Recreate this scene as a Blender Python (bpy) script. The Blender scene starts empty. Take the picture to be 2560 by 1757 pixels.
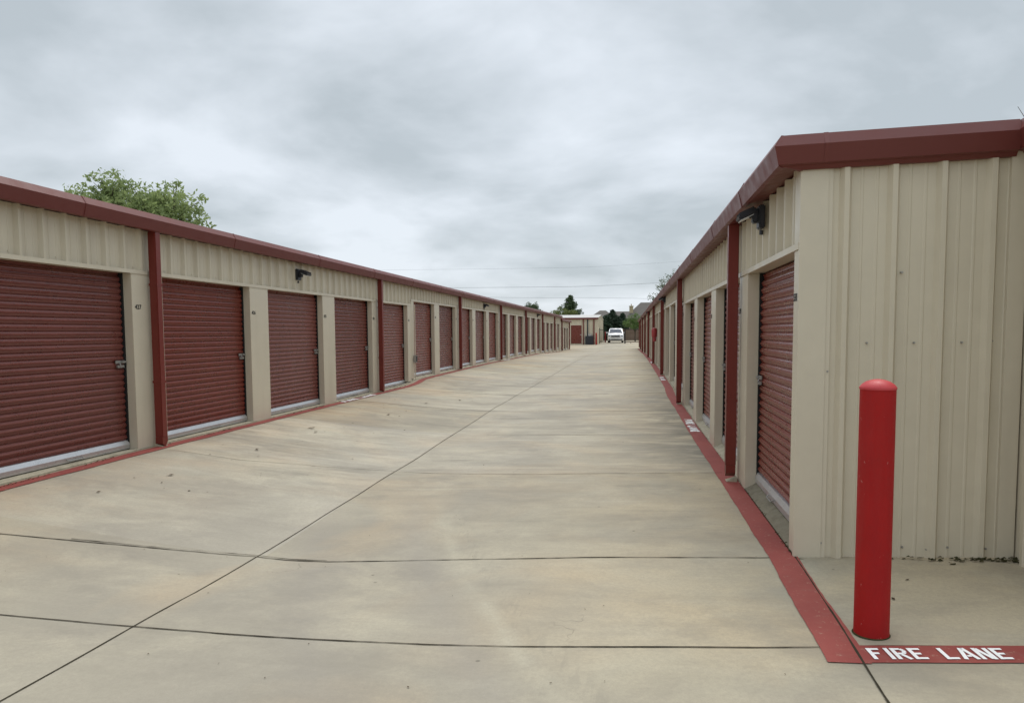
import bpy, bmesh, math, random
from mathutils import Vector, Matrix
R = math.radians
random.seed(7)
sc = bpy.context.scene
C = sc.collection
H = 1.6                         # eye height; everything below is written relative to the eye, then lifted by H

# ------------------------------------------------------------------ helpers
def lerp(a, b, t): return a + (b - a) * t
def knots(tbl, x):
    if x <= tbl[0][0]: return tbl[0][1]
    for (x0, y0), (x1, y1) in zip(tbl, tbl[1:]):
        if x <= x1:
            t = (x - x0) / (x1 - x0); t = t * t * (3 - 2 * t) * .5 + t * .5
            return lerp(y0, y1, t)
    return tbl[-1][1]
GR = [(-8, -1.60), (2, -1.60), (8.5, -1.60), (12, -1.60), (16, -1.57), (19, -1.45), (24, -1.42), (35, -1.40), (45, -1.43), (60, -1.62), (76, -1.78), (88, -1.53), (95, -1.47), (115, -1.42), (200, -1.3), (900, -1.3)]
GC = [(-8, -1.68), (2, -1.68), (3.83, -1.70), (5.4, -1.75), (8.5, -1.68), (11.7, -1.655), (16, -1.62), (19, -1.55), (24, -1.49), (35, -1.44), (45, -1.47), (60, -1.64), (76, -1.80), (88, -1.53), (95, -1.47), (115, -1.42), (200, -1.3), (900, -1.3)]
GL = [(-8, -1.56), (3, -1.50), (5.4, -1.43), (8.5, -1.412), (12, -1.412), (18.6, -1.42), (20.2, -1.32), (26, -1.31), (31, -1.31), (37, -1.36), (48, -1.42), (52, -1.52), (64, -1.70), (76, -1.80), (88, -1.53), (95, -1.47), (115, -1.42), (200, -1.3), (900, -1.3)]
def zg(x, y):
    a, b, c = knots(GL, y), knots(GC, y), knots(GR, y)
    if x <= -5.75: return a
    if x <= -2.3:
        t = (x + 5.75) / 3.45; t = math.sin(t * math.pi / 2) ** 1.2
        return lerp(a, b, t)
    if x <= 1.1:
        t = (x + 2.3) / 3.4; t = t * t * (3 - 2 * t) * .4 + t * .6
        return lerp(b, c, t)
    return c + min(x - 1.1, 2.5) * .035 * (1 if y < 8 else 0)

class MB:
    def __init__(s): s.bm = bmesh.new()
    def quad(s, *p):
        vs = [s.bm.verts.new(Vector(q)) for q in p]
        return s.bm.faces.new(vs)
    def box(s, x0, x1, y0, y1, z0, z1, bev=0):
        a = bmesh.new()
        bmesh.ops.create_cube(a, size=1)
        for v in a.verts:
            v.co = Vector((lerp(x0, x1, v.co.x + .5), lerp(y0, y1, v.co.y + .5), lerp(z0, z1, v.co.z + .5)))
        if bev: bmesh.ops.bevel(a, geom=a.edges[:], offset=bev, segments=2, affect='EDGES')
        s.merge(a); return s
    def merge(s, a, M=None):
        me = bpy.data.meshes.new('t'); a.to_mesh(me); a.free()
        if M: me.transform(M)
        s.bm.from_mesh(me); bpy.data.meshes.remove(me)
    def prism(s, pts, axis, a0, a1, caps=True):
        """closed outline pts (2D) swept along axis 'x','y' or 'z' from a0 to a1"""
        def P(u, v, a):
            return {'x': (a, u, v), 'y': (u, a, v), 'z': (u, v, a)}[axis]
        A = [s.bm.verts.new(P(u, v, a0)) for u, v in pts]
        B = [s.bm.verts.new(P(u, v, a1)) for u, v in pts]
        n = len(pts)
        for i in range(n):
            j = (i + 1) % n
            s.bm.faces.new((A[i], A[j], B[j], B[i]))
        if caps: s.bm.faces.new(A[::-1]); s.bm.faces.new(B)
        return s
    def sweep(s, rings, close=True, caps=True):
        V = [[s.bm.verts.new(Vector(p)) for p in r] for r in rings]
        n = len(rings[0])
        for a, b in zip(V, V[1:]):
            for i in range(n if close else n - 1):
                j = (i + 1) % n
                s.bm.faces.new((a[i], a[j], b[j], b[i]))
        if caps and close:
            s.bm.faces.new(V[0][::-1]); s.bm.faces.new(V[-1])
        return s
    def tube(s, pts, rad, seg=8, caps=True):
        rings = []
        pts = [Vector(p) for p in pts]
        for i, p in enumerate(pts):
            d = (pts[min(i + 1, len(pts) - 1)] - pts[max(i - 1, 0)]).normalized()
            u = d.cross(Vector((0, 0, 1)))
            if u.length < .05: u = d.cross(Vector((0, 1, 0)))
            u.normalize(); w = u.cross(d)
            r = rad[i] if isinstance(rad, (list, tuple)) else rad
            rings.append([p + u * math.cos(t) * r + w * math.sin(t) * r for t in [2 * math.pi * k / seg for k in range(seg)]])
        return s.sweep(rings, True, caps)
    def lathe(s, prof, cx=0, cy=0, seg=32):
        rings = [[(cx + r * math.cos(2 * math.pi * k / seg), cy + r * math.sin(2 * math.pi * k / seg), z) for k in range(seg)] for r, z in prof]
        return s.sweep(rings, True, True)
    def build(s, name, mat, parent=None, smooth=None, local=False, recalc=True):
        if recalc: bmesh.ops.recalc_face_normals(s.bm, faces=s.bm.faces[:])
        me = bpy.data.meshes.new(name)
        s.bm.to_mesh(me); s.bm.free()
        if not local:
            off = Vector((0, 0, H))
            p = parent
            while p: off -= p.location; p = p.parent
            me.transform(Matrix.Translation(off))
        for m in (mat if isinstance(mat, (list, tuple)) else [mat]): me.materials.append(m)
        if smooth:
            for p in me.polygons: p.use_smooth = True
            try: me.set_sharp_from_angle(angle=R(smooth))
            except Exception: pass
        o = bpy.data.objects.new(name, me); C.objects.link(o)
        if parent: o.parent = parent
        return o

def tag(o, label=None, cat=None, group=None, kind=None):
    if label: o['label'] = label
    if cat: o['category'] = cat
    if group: o['group'] = group
    if kind: o['kind'] = kind
    return o
def empty(name, loc, label, cat, group=None, rz=0):
    o = bpy.data.objects.new(name, None); C.objects.link(o)
    o.location = (loc[0], loc[1], loc[2] + H); o.rotation_euler.z = rz
    o.empty_display_size = .3
    return tag(o, label, cat, group)
def copy_tree(o, parent=None):
    c = o.copy(); C.objects.link(c)
    if parent: c.parent = parent
    for ch in list(o.children): copy_tree(ch, c)
    return c

# ------------------------------------------------------------------ materials
class NT:
    def __init__(s, nt): s.nt = nt; s.n = nt.nodes; s.l = nt.links
    def add(s, t, **k):
        n = s.n.new(t)
        for a, b in k.items(): setattr(n, a, b)
        return n
    def set(s, sock, v):
        if hasattr(v, 'is_output'): s.l.new(v, sock)
        elif v is not None: sock.default_value = v
    def math(s, op, a, b=None, c=None, clamp=False):
        n = s.add('ShaderNodeMath', operation=op, use_clamp=clamp)
        s.set(n.inputs[0], a); s.set(n.inputs[1], b)
        if c is not None: s.set(n.inputs[2], c)
        return n.outputs[0]
    def mix(s, f, a, b, blend='MIX'):
        n = s.add('ShaderNodeMix', data_type='RGBA', blend_type=blend)
        s.set(n.inputs['Factor'], f); s.set(n.inputs[6], a); s.set(n.inputs[7], b)
        return n.outputs[2]
    def noise(s, vec, scale, detail=4, rough=.55, dist=0):
        n = s.add('ShaderNodeTexNoise'); s.set(n.inputs['Vector'], vec)
        n.inputs['Scale'].default_value = scale; n.inputs['Detail'].default_value = detail
        n.inputs['Roughness'].default_value = rough; n.inputs['Distortion'].default_value = dist
        return n.outputs[0]
    def ramp(s, f, a, b, c=0., d=1.):
        n = s.add('ShaderNodeMapRange'); s.set(n.inputs[0], f)
        n.inputs[1].default_value = a; n.inputs[2].default_value = b
        n.inputs[3].default_value = c; n.inputs[4].default_value = d
        return n.outputs[0]
    def mapping(s, vec, scale=(1, 1, 1), rot=(0, 0, 0), loc=(0, 0, 0)):
        n = s.add('ShaderNodeMapping'); s.set(n.inputs[0], vec)
        n.inputs[1].default_value = loc; n.inputs[2].default_value = rot; n.inputs[3].default_value = scale
        return n.outputs[0]
def rgb(r, g, b): return (r, g, b, 1)
def base(name):
    m = bpy.data.materials.new(name); m.use_nodes = True
    t = NT(m.node_tree); return m, t, t.n['Principled BSDF']
def wpos(t): return t.add('ShaderNodeNewGeometry').outputs['Position']
def simple(name, col, rough=.5, spec=.5, metal=0, var=.12, scale=3, dirt=None, bump=0, bscale=60, coat=0, bdist=.01):
    m, t, b = base(name)
    p = wpos(t)
    n1 = t.noise(p, scale, 5); n2 = t.noise(p, scale * 9, 3)
    f = t.math('ADD', t.math('MULTIPLY', n1, .6), t.math('MULTIPLY', n2, .4))
    v = t.ramp(f, .3, .7, 1 - var, 1 + var)
    c = t.mix(1, rgb(*col), t.n_comb(v) if False else None, 'MULTIPLY') if False else None
    cc = t.add('ShaderNodeCombineColor')
    for i in range(3): t.set(cc.inputs[i], t.math('MULTIPLY', v, col[i]))
    out = cc.outputs[0]
    if dirt:
        dcol, amt, dsc = dirt
        st = t.noise(t.mapping(p, (dsc, dsc, dsc * .12)), 1, 5, .6)
        out = t.mix(t.math('MULTIPLY', t.ramp(st, .5, .75), amt), out, rgb(*dcol))
    t.set(b.inputs['Base Color'], out)
    t.set(b.inputs['Roughness'], t.ramp(n2, .3, .7, max(rough - .08, .02), rough + .1))
    b.inputs['Metallic'].default_value = metal
    b.inputs['Specular IOR Level'].default_value = spec
    b.inputs['Coat Weight'].default_value = coat
    if bump:
        bn = t.add('ShaderNodeBump'); bn.inputs['Strength'].default_value = bump; bn.inputs['Distance'].default_value = bdist
        t.set(bn.inputs['Height'], t.noise(p, bscale, 3)); t.l.new(bn.outputs[0], b.inputs['Normal'])
    return m

M = {}
M['beige'] = simple('beige_painted_steel', (.575, .515, .392), .42, .45, var=.05, scale=.9, bump=.22, bscale=2.2, bdist=.03, dirt=((.30, .25, .18), .30, 2.2))
M['beige2'] = simple('beige_pillar_trim', (.585, .525, .405), .38, .45, var=.05, scale=.8, dirt=((.33, .28, .2), .22, 3))
M['red_trim'] = simple('red_painted_trim', (.132, .029, .023), .44, .4, var=.06, scale=.8)
M['red_pipe'] = simple('red_downspout_paint', (.150, .020, .013), .42, .4, var=.1, scale=2)
M['roof'] = simple('galvalume_roof', (.42, .41, .39), .45, .5, metal=.3, var=.08, scale=.6)
M['door'] = simple('red_curtain_steel', (.178, .033, .021), .30, .5, var=.14, scale=.8, dirt=((.20, .085, .07), .30, .5), bump=.25, bscale=3.5, bdist=.02)
_t = NT(M['door'].node_tree); _b = _t.n['Principled BSDF']; _src = _b.inputs['Base Color'].links[0].from_socket
_oi = _t.add('ShaderNodeObjectInfo').outputs['Random']
_h = _t.add('ShaderNodeHueSaturation'); _t.set(_h.inputs['Value'], _t.ramp(_oi, 0, 1, .84, 1.14)); _t.set(_h.inputs['Saturation'], _t.ramp(_t.math('FRACT', _t.math('MULTIPLY', _oi, 7.3)), 0, 1, .86, 1.04))
_t.set(_h.inputs['Color'], _src); _t.l.new(_h.outputs[0], _b.inputs['Base Color'])
M['black'] = simple('black_rubber', (.012, .012, .012), .7, .3)
M['alu'] = simple('aluminium', (.60, .61, .62), .35, .5, metal=.75, var=.1, scale=6)
M['steel'] = simple('dull_steel', (.34, .33, .31), .45, .5, metal=.6, var=.15, scale=12)
M['ink'] = simple('black_vinyl', (.012, .012, .014), .5, .4)
M['bollard'] = simple('bollard_red_sleeve', (.33, .010, .009), .62, .22, var=.10, scale=5, dirt=((.30, .04, .035), .35, 7), bump=.06, bscale=45)
_t = NT(M['bollard'].node_tree); _b = _t.n['Principled BSDF']; _src = _b.inputs['Base Color'].links[0].from_socket
_p = wpos(_t)
_c1 = _t.mix(_t.math('MULTIPLY', _t.ramp(_t.noise(_t.mapping(_p, (1, 1, .5)), 55, 3, .6), .70, .74), .55), _src, rgb(.50, .20, .18))
_c2 = _t.mix(_t.math('MULTIPLY', _t.ramp(_t.noise(_t.mapping(_p, (9, 9, .8)), 1, 4, .6), .45, .7), .30), _c1, rgb(.24, .008, .012))
_t.l.new(_c2, _b.inputs['Base Color'])
M['bollard_cap'] = simple('bollard_red_cap', (.47, .04, .045), .5, .4, var=.06, scale=8)
M['lamp'] = simple('black_lamp_housing', (.016, .017, .022), .45, .5)
M['lens'] = simple('clear_lamp_lens', (.62, .64, .66), .2, .5, var=.05, scale=20)
M['slab'] = simple('slab_concrete', (.41, .365, .27), .85, .2, var=.20, scale=5, dirt=((.14, .125, .08), .6, 5), bump=.4, bscale=40)
M['bin'] = simple('dark_grey_cabinet', (.035, .04, .048), .5, .4)
M['fence'] = simple('black_fence_paint', (.014, .014, .015), .5, .4)
M['rust'] = simple('rust_brown_rail', (.11, .05, .035), .7, .3)
M['carwhite'] = simple('white_car_paint', (.80, .81, .82), .22, .5, var=.01, coat=.6)
M['glass'] = simple('dark_car_glass', (.05, .06, .085), .12, .6, var=.1)
M['chrome'] = simple('chrome', (.55, .55, .56), .2, .5, metal=.9, var=.05)
M['headlamp'] = simple('headlamp_glass', (.26, .28, .30), .15, .6)
M['tyre'] = simple('tyre_rubber', (.018, .018, .018), .8, .3)
M['shingle'] = simple('grey_brown_shingle', (.115, .105, .095), .9, .2, var=.22, scale=3)
M['brick'] = simple('tan_brick_wall', (.32, .25, .19), .85, .2, var=.2, scale=3)
M['limestone'] = simple('tan_stone_chimney', (.44, .37, .24), .85, .2, var=.15, scale=3)
M['wood'] = simple('weathered_wood_fence', (.20, .145, .11), .85, .2, var=.3, scale=5)
M['bark'] = simple('bark', (.10, .08, .06), .9, .2, var=.3, scale=6, bump=.5)
M['wire'] = simple('cable', (.22, .24, .26), .6, .3)
M['litter'] = simple('dead_leaf', (.06, .038, .02), .9, .2, var=.5, scale=30)
M['moss'] = simple('moss_and_dirt', (.045, .042, .018), .95, .1, var=.5, scale=30)
M['paint_white'] = simple('white_road_paint', (.86, .85, .83), .6, .3, var=.03, scale=20)
M['extinguisher'] = simple('extinguisher_cover_red', (.34, .045, .045), .4, .4)

def leafmat(name, c1, c2, trans=.25):
    m, t, b = base(name)
    oi = t.add('ShaderNodeNewGeometry')
    n = t.noise(oi.outputs['Position'], 1.3, 3); r = oi.outputs['Random Per Island']
    f = t.math('ADD', t.math('MULTIPLY', t.ramp(n, .35, .65), .55), t.math('MULTIPLY', r, .45))
    t.set(b.inputs['Base Color'], t.mix(f, rgb(*c1), rgb(*c2)))
    b.inputs['Roughness'].default_value = .6; b.inputs['Specular IOR Level'].default_value = .3
    tr = t.add('ShaderNodeBsdfTranslucent'); t.set(tr.inputs[0], t.mix(f, rgb(*c1), rgb(*c2)))
    mx = t.add('ShaderNodeMixShader'); mx.inputs[0].default_value = trans
    t.l.new(b.outputs[0], mx.inputs[1]); t.l.new(tr.outputs[0], mx.inputs[2])
    t.l.new(mx.outputs[0], t.n['Material Output'].inputs[0])
    return m
M['leaf'] = leafmat('oak_leaf', (.19, .25, .10), (.34, .41, .17), .5)
M['leaf_ev'] = leafmat('cedar_leaf', (.06, .10, .05), (.12, .165, .075), .25)
M['leaf_dark'] = leafmat('dark_evergreen_leaf', (.018, .036, .020), (.04, .072, .036), .1)
M['leaf_light'] = leafmat('young_green_leaf', (.10, .17, .05), (.17, .25, .08), .35)
M['leaf_olive'] = leafmat('olive_shrub_leaf', (.12, .15, .05), (.20, .23, .08), .3)
M['leaf_grey'] = leafmat('greyish_leaf', (.09, .12, .07), (.16, .19, .11), .3)

def red_stripe():
    m, t, b = base('red_stripe_paint'); p = wpos(t)
    n = t.noise(p, 2.2, 6, .6); f = t.noise(p, 90, 3, .7); g = t.noise(p, 14, 4)
    c = t.mix(t.ramp(n, .3, .7), rgb(.235, .045, .037), rgb(.295, .064, .051))
    c = t.mix(t.math('MULTIPLY', t.ramp(g, .55, .8), .5), c, rgb(.24, .10, .08))
    c = t.mix(t.math('MULTIPLY', t.ramp(t.noise(p, 26, 6, .75), .60, .68), .75), c, rgb(.40, .27, .20))
    t.set(b.inputs['Base Color'], c); b.inputs['Roughness'].default_value = .68
    b.inputs['Specular IOR Level'].default_value = .35
    bn = t.add('ShaderNodeBump'); bn.inputs['Strength'].default_value = .35; bn.inputs['Distance'].default_value = .002
    t.set(bn.inputs['Height'], f); t.l.new(bn.outputs[0], b.inputs['Normal'])
    return m
M['stripe'] = red_stripe()

def concrete():
    m, t, b = base('broom_finished_concrete'); p = wpos(t)
    sx = t.add('ShaderNodeSeparateXYZ'); t.set(sx.inputs[0], p); X, Y = sx.outputs[0], sx.outputs[1]
    n_big = t.noise(p, .33, 3, .5, .6)
    n_mid = t.noise(p, 1.4, 6, .6, .8)
    n_fin = t.math('ADD', t.math('MULTIPLY', t.noise(p, 38, 4, .7), .5), t.math('MULTIPLY', t.noise(p, 130, 3, .7), .5))
    n_tint = t.noise(t.mapping(p, (1, 1, 1), (0, 0, .4), (13, 5, 0)), .42, 3, .55, 1.0)
    c = t.mix(t.ramp(n_big, .36, .64), rgb(.315, .285, .225), rgb(.47, .425, .315))
    c = t.mix(t.math('MULTIPLY', t.ramp(n_mid, .38, .70), .34), c, rgb(.285, .255, .205))
    c = t.mix(t.math('MULTIPLY', t.ramp(n_tint, .50, .64), .60), c, rgb(.49, .385, .250))
    # cooler, worn wheel paths down the middle of the lane
    mid = t.math('SUBTRACT', 1, t.math('ABSOLUTE', t.math('MULTIPLY', t.math('ADD', X, 2.0), .42)), clamp=True)
    c = t.mix(t.math('MULTIPLY', t.math('MULTIPLY', mid, t.ramp(n_big, .3, .6, .5, 1)), .50), c, rgb(.335, .306, .262))
    # rusty run-off along the left and right kerbs
    le = t.math('MULTIPLY', t.ramp(X, -3.6, -5.7), t.ramp(t.noise(p, .5, 4, .6), .42, .62))
    c = t.mix(t.math('MULTIPLY', le, .80), c, rgb(.45, .325, .205))
    ri = t.math('MULTIPLY', t.ramp(X, -.9, .9), t.ramp(Y, 2.5, 4.5))
    c = t.mix(t.math('MULTIPLY', t.math('MULTIPLY', ri, t.ramp(t.noise(p, .7, 4), .38, .56)), .80), c, rgb(.535, .445, .300))
    # dark mildew streaks lying across the lane
    st = t.noise(t.mapping(p, (.55, 2.1, 1), (0, 0, R(3))), 1.0, 9, .72, .4)
    zone = t.math('MULTIPLY', t.ramp(Y, 5.5, 9.0, .25, 1), t.ramp(Y, 50, 30, .45, 1))
    zone = t.math('MULTIPLY', zone, t.ramp(t.noise(p, .30, 3), .40, .58, .15, 1))
    c = t.mix(t.math('MULTIPLY', t.math('MULTIPLY', t.ramp(st, .47, .68), zone), .70), c, rgb(.155, .143, .112))
    st2 = t.noise(t.mapping(p, (.9, 5, 1), (0, 0, R(-2)), (3, 9, 0)), 1.0, 8, .66, .6)
    c = t.mix(t.math('MULTIPLY', t.ramp(st2, .50, .70), t.ramp(Y, 5, 9, .16, .46)), c, rgb(.22, .20, .16))
    st3 = t.noise(t.mapping(p, (.5, 5, 1), (0, 0, R(2)), (31, 4, 0)), 1.0, 5, .6)
    c = t.mix(t.math('MULTIPLY', t.ramp(st3, .55, .72), t.ramp(Y, 5, 9, .12, .42)), c, rgb(.56, .51, .40))
    bl = t.noise(t.mapping(p, (1, 1.4, 1), (0, 0, .3), (7, 2, 0)), .75, 9, .72, .35)
    c = t.mix(t.math('MULTIPLY', t.ramp(bl, .47, .64), .42), c, rgb(.225, .203, .168))
    bl2 = t.noise(t.mapping(p, (1, 1.2, 1), (0, 0, -.3), (17, 22, 0)), .9, 9, .72, .3)
    c = t.mix(t.math('MULTIPLY', t.ramp(bl2, .50, .66), .36), c, rgb(.56, .50, .37))
    # mildew patch along the right stripe
    rs = t.math('MULTIPLY', t.math('MULTIPLY', t.ramp(X, -1.0, 1.0), t.ramp(Y, 7.0, 9.5)), t.ramp(Y, 26, 14))
    c = t.mix(t.math('MULTIPLY', t.math('MULTIPLY', rs, t.ramp(t.noise(t.mapping(p, (.8, 1.8, 1)), 1.2, 7, .65, .6), .36, .56)), .80), c, rgb(.17, .157, .122))
    # tyre tracks turning out of the lane: light scrubbed band with darker shoulder
    u = t.math('SUBTRACT', Y, 2.9)
    xc = t.math('ADD', -.05, t.math('MULTIPLY', t.math('POWER', t.math('MAXIMUM', u, .001), .75), -.62))
    wob = t.math('MULTIPLY', t.math('SUBTRACT', t.noise(p, 1.6, 3), .5), .14)
    d = t.math('ADD', t.math('SUBTRACT', X, xc), wob)
    win = t.math('MULTIPLY', t.ramp(Y, 7.6, 6.2), t.ramp(Y, 1.5, 2.2))
    def band(c0, w): return t.math('MULTIPLY', t.math('SUBTRACT', 1, t.math('DIVIDE', t.math('ABSOLUTE', t.math('SUBTRACT', d, c0)), w), clamp=True), win)
    c = t.mix(t.math('MULTIPLY', t.math('MULTIPLY', band(.0, .10), t.ramp(n_mid, .4, .6)), .42), c, rgb(.52, .485, .38))
    c = t.mix(t.math('MULTIPLY', band(-.28, .26), .38), c, rgb(.285, .262, .232))
    tread = t.ramp(t.noise(t.mapping(p, (24, 5, 1), (0, 0, R(35))), 1, 2), .5, .6)
    c = t.mix(t.math('MULTIPLY', t.math('MULTIPLY', band(.17, .14), tread), .20), c, rgb(.20, .185, .155))
    c = t.mix(t.math('MULTIPLY', band(-1.15, .30), .28), c, rgb(.28, .255, .225))
    oil = t.add('ShaderNodeTexVoronoi'); t.set(oil.inputs['Vector'], t.mapping(p, (1, 1, 1), (0, 0, .7), (2.2, 4.1, 0))); oil.inputs['Scale'].default_value = .55
    od = t.math('ADD', oil.outputs['Distance'], t.math('MULTIPLY', t.math('SUBTRACT', t.noise(p, 7, 5, .7), .5), .35))
    c = t.mix(t.math('MULTIPLY', t.ramp(od, .20, .02), .38), c, rgb(.19, .17, .14))
    # each pour has its own tone
    cell = t.add('ShaderNodeCombineXYZ'); t.set(cell.inputs[0], t.math('FLOOR', t.math('DIVIDE', t.math('SUBTRACT', Y, 5.33), 3.2))); t.set(cell.inputs[1], t.math('GREATER_THAN', X, -2.8))
    wn = t.add('ShaderNodeTexWhiteNoise', noise_dimensions='2D'); t.set(wn.inputs['Vector'], cell.outputs[0])
    hs = t.add('ShaderNodeHueSaturation'); t.set(hs.inputs['Color'], c); t.set(hs.inputs['Value'], t.ramp(wn.outputs['Value'], 0, 1, .89, 1.04)); t.set(hs.inputs['Saturation'], t.ramp(wn.outputs['Value'], 0, 1, 1.10, .9)); c = hs.outputs[0]
    # hairline cracks
    ck = t.add('ShaderNodeTexVoronoi', feature='DISTANCE_TO_EDGE'); ck.inputs['Scale'].default_value = .42
    wv = t.add('ShaderNodeVectorMath', operation='ADD'); t.set(wv.inputs[0], p)
    nn = t.add('ShaderNodeTexNoise'); t.set(nn.inputs['Vector'], p); nn.inputs['Scale'].default_value = 1.3; nn.inputs['Detail'].default_value = 5
    t.l.new(nn.outputs['Color'], wv.inputs[1]); t.l.new(wv.outputs[0], ck.inputs['Vector'])
    c = t.mix(t.math('MULTIPLY', t.math('MULTIPLY', t.ramp(ck.outputs['Distance'], .0022, .0008), t.ramp(t.noise(p, .45, 2), .56, .60)), .45), c, rgb(.15, .13, .10))
    # pits, specks and fine sand
    vo = t.add('ShaderNodeTexVoronoi'); t.set(vo.inputs['Vector'], p); vo.inputs['Scale'].default_value = 3.4
    pit = t.math('MULTIPLY', t.ramp(vo.outputs['Distance'], .055, .03), t.ramp(n_mid, .5, .6))
    c = t.mix(t.math('MULTIPLY', pit, .75), c, rgb(.07, .06, .045))
    c = t.mix(t.ramp(n_fin, .40, .64, 0, .42), c, rgb(.24, .215, .17))
    t.set(b.inputs['Base Color'], c)
    t.set(b.inputs['Roughness'], t.ramp(n_mid, .3, .7, .74, .9)); b.inputs['Specular IOR Level'].default_value = .3
    bn = t.add('ShaderNodeBump'); bn.inputs['Strength'].default_value = .30; bn.inputs['Distance'].default_value = .006
    br = t.noise(t.mapping(p, (6, 140, 1)), 1, 3)
    t.set(bn.inputs['Height'], t.math('ADD', n_fin, t.math('MULTIPLY', br, .6))); t.l.new(bn.outputs[0], b.inputs['Normal'])
    return m
M['concrete'] = concrete()
def grassm():
    m, t, b = base('rough_grass_ground'); p = wpos(t)
    c = t.mix(t.ramp(t.noise(p, .3, 6), .35, .65), rgb(.06, .085, .03), rgb(.14, .125, .065))
    c = t.mix(t.ramp(t.noise(p, 9, 4), .5, .8), c, rgb(.03, .045, .018))
    t.set(b.inputs['Base Color'], c); b.inputs['Roughness'].default_value = .95
    return m
M['grass'] = grassm()

# ------------------------------------------------------------------ ground, pavement
def axis(segs):
    out = []
    for a, b, st in segs:
        n = max(1, round((b - a) / st))
        out += [a + (b - a) * i / n for i in range(n)]
    return out + [segs[-1][1]]
def sheet(name, xs, ys, dz, mat):
    bm = bmesh.new()
    V = [[bm.verts.new((x, y, zg(x, y) + dz)) for x in xs] for y in ys]
    for j in range(len(ys) - 1):
        for i in range(len(xs) - 1):
            bm.faces.new((V[j][i], V[j][i + 1], V[j + 1][i + 1], V[j + 1][i]))
    m = MB(); m.bm.free(); m.bm = bm
    o = m.build(name, mat, smooth=60); return tag(o, kind='structure')
sheet('ground', axis([(-700, -60, 80), (-60, 60, 6), (60, 700, 80)]), axis([(-60, 0, 10), (0, 130, 5), (130, 900, 70)]), -.09, M['grass'])
for v in bpy.data.objects['ground'].data.vertices:
    if -25 < v.co.x < 17 and -12 < v.co.y < 122: v.co.z -= .5
sheet('pavement', axis([(-24, -8, 4), (-8, 4, .25), (4, 16, 3)]), axis([(-8, 0, 1), (0, 30, .25), (30, 126, 1)]), 0, M['concrete'])

def strip(name, line, w, dz, mat, kind='structure', wob=.0, step=.06, parent=None, seed=1):
    """thin ribbon laid on the pavement along a polyline of (x, y[, width])"""
    rnd = random.Random(seed)
    pts = []
    for (a, b) in zip(line, line[1:]):
        L = math.hypot(b[0] - a[0], b[1] - a[1]); n = max(1, int(L / step))
        for i in range(n):
            t = i / n; pts.append((lerp(a[0], b[0], t), lerp(a[1], b[1], t)))
    pts.append(line[-1][:2])
    rings = []
    ph = [rnd.uniform(0, 6) for _ in range(3)]; s = 0
    for i, p in enumerate(pts):
        q0, q1 = pts[max(i - 1, 0)], pts[min(i + 1, len(pts) - 1)]
        dx, dy = q1[0] - q0[0], q1[1] - q0[1]; L = math.hypot(dx, dy) or 1
        nx, ny = -dy / L, dx / L; s += L / 2
        ww = w * (1 + wob * (math.sin(s * 3.1 + ph[0]) * .4 + math.sin(s * 11 + ph[1]) * .3 + rnd.uniform(-.5, .5)))
        o = wob * w * .35 * math.sin(s * 5 + ph[2])
        a = (p[0] + nx * (ww / 2 + o), p[1] + ny * (ww / 2 + o)); b = (p[0] - nx * (ww / 2 - o), p[1] - ny * (ww / 2 - o))
        rings.append([(a[0], a[1], zg(*a) + dz), (b[0], b[1], zg(*b) + dz)])
    m = MB(); m.sweep(rings, close=False, caps=False)
    o = m.build(name, mat, parent)
    for pl in o.data.polygons:
        pass
    if kind: o['kind'] = kind
    return o
jm = simple('joint_grime', (.045, .038, .026), .95, .1, var=.4, scale=8)
jl = simple('faint_joint', (.16, .14, .105), .95, .1, var=.3, scale=8)
strip('centre_joint', [(-2.870, 1.000), (-2.860, 2.200), (-2.849, 2.891), (-2.839, 3.298), (-2.831, 3.797), (-2.824, 4.427), (-2.850, 5.263), (-2.824, 6.545), (-2.791, 7.379), (-2.783, 8.031), (-2.757, 9.243), (-2.782, 11.020), (-2.784, 13.295), (-2.808, 15.736), (-2.660, 19.500), (-2.550, 24.000), (-2.500, 33.000), (-2.400, 50.000), (-2.400, 70.000)], .009, .004, jm, wob=.3)
strip('expansion_joint', [(-6.000, 3.700), (-3.665, 3.753), (-3.242, 3.784), (-2.831, 3.797), (-2.431, 3.796), (-1.973, 3.771), (-1.435, 3.747), (-1.044, 3.732), (-0.616, 3.737), (-0.043, 3.765), (0.671, 3.811), (0.980, 3.843), (1.141, 3.870), (1.506, 3.891), (1.942, 3.906), (8.000, 4.100)], .010, .0045, jm, wob=.45, seed=3)
strip('expansion_joint', [(-5.600, 5.000), (-4.822, 4.978), (-4.325, 5.088), (-3.820, 5.182), (-3.337, 5.252), (-2.861, 5.283), (-2.591, 5.255), (-2.283, 5.268), (-2.013, 5.292), (-1.481, 5.325), (-0.877, 5.347), (-0.315, 5.362), (0.184, 5.348), (0.930, 5.344), (1.174, 5.362)], .011, .0045, jm, wob=.6, seed=5)
strip('joint_crack', [(-4.325, 5.123), (-3.820, 5.217), (-3.337, 5.287), (-2.861, 5.318), (-2.591, 5.290), (-2.283, 5.303)], .006, .0045, jm, wob=1.1, seed=8)
strip('expansion_joint', [(-5.600, 8.300), (-4.638, 8.263), (-4.019, 8.424), (-3.207, 8.509), (-2.914, 8.542), (-2.448, 8.507)], .007, .0045, jl, wob=.4, seed=6)
strip('expansion_joint', [(-2.448, 8.507), (-1.237, 8.445), (1.060, 8.526)], .008, .0055, jm, wob=.5, seed=7)
strip('expansion_joint', [(-2.238, 11.639), (-1.696, 11.607), (1.052, 11.722)], .009, .0055, jm, wob=.5, seed=17)
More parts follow.
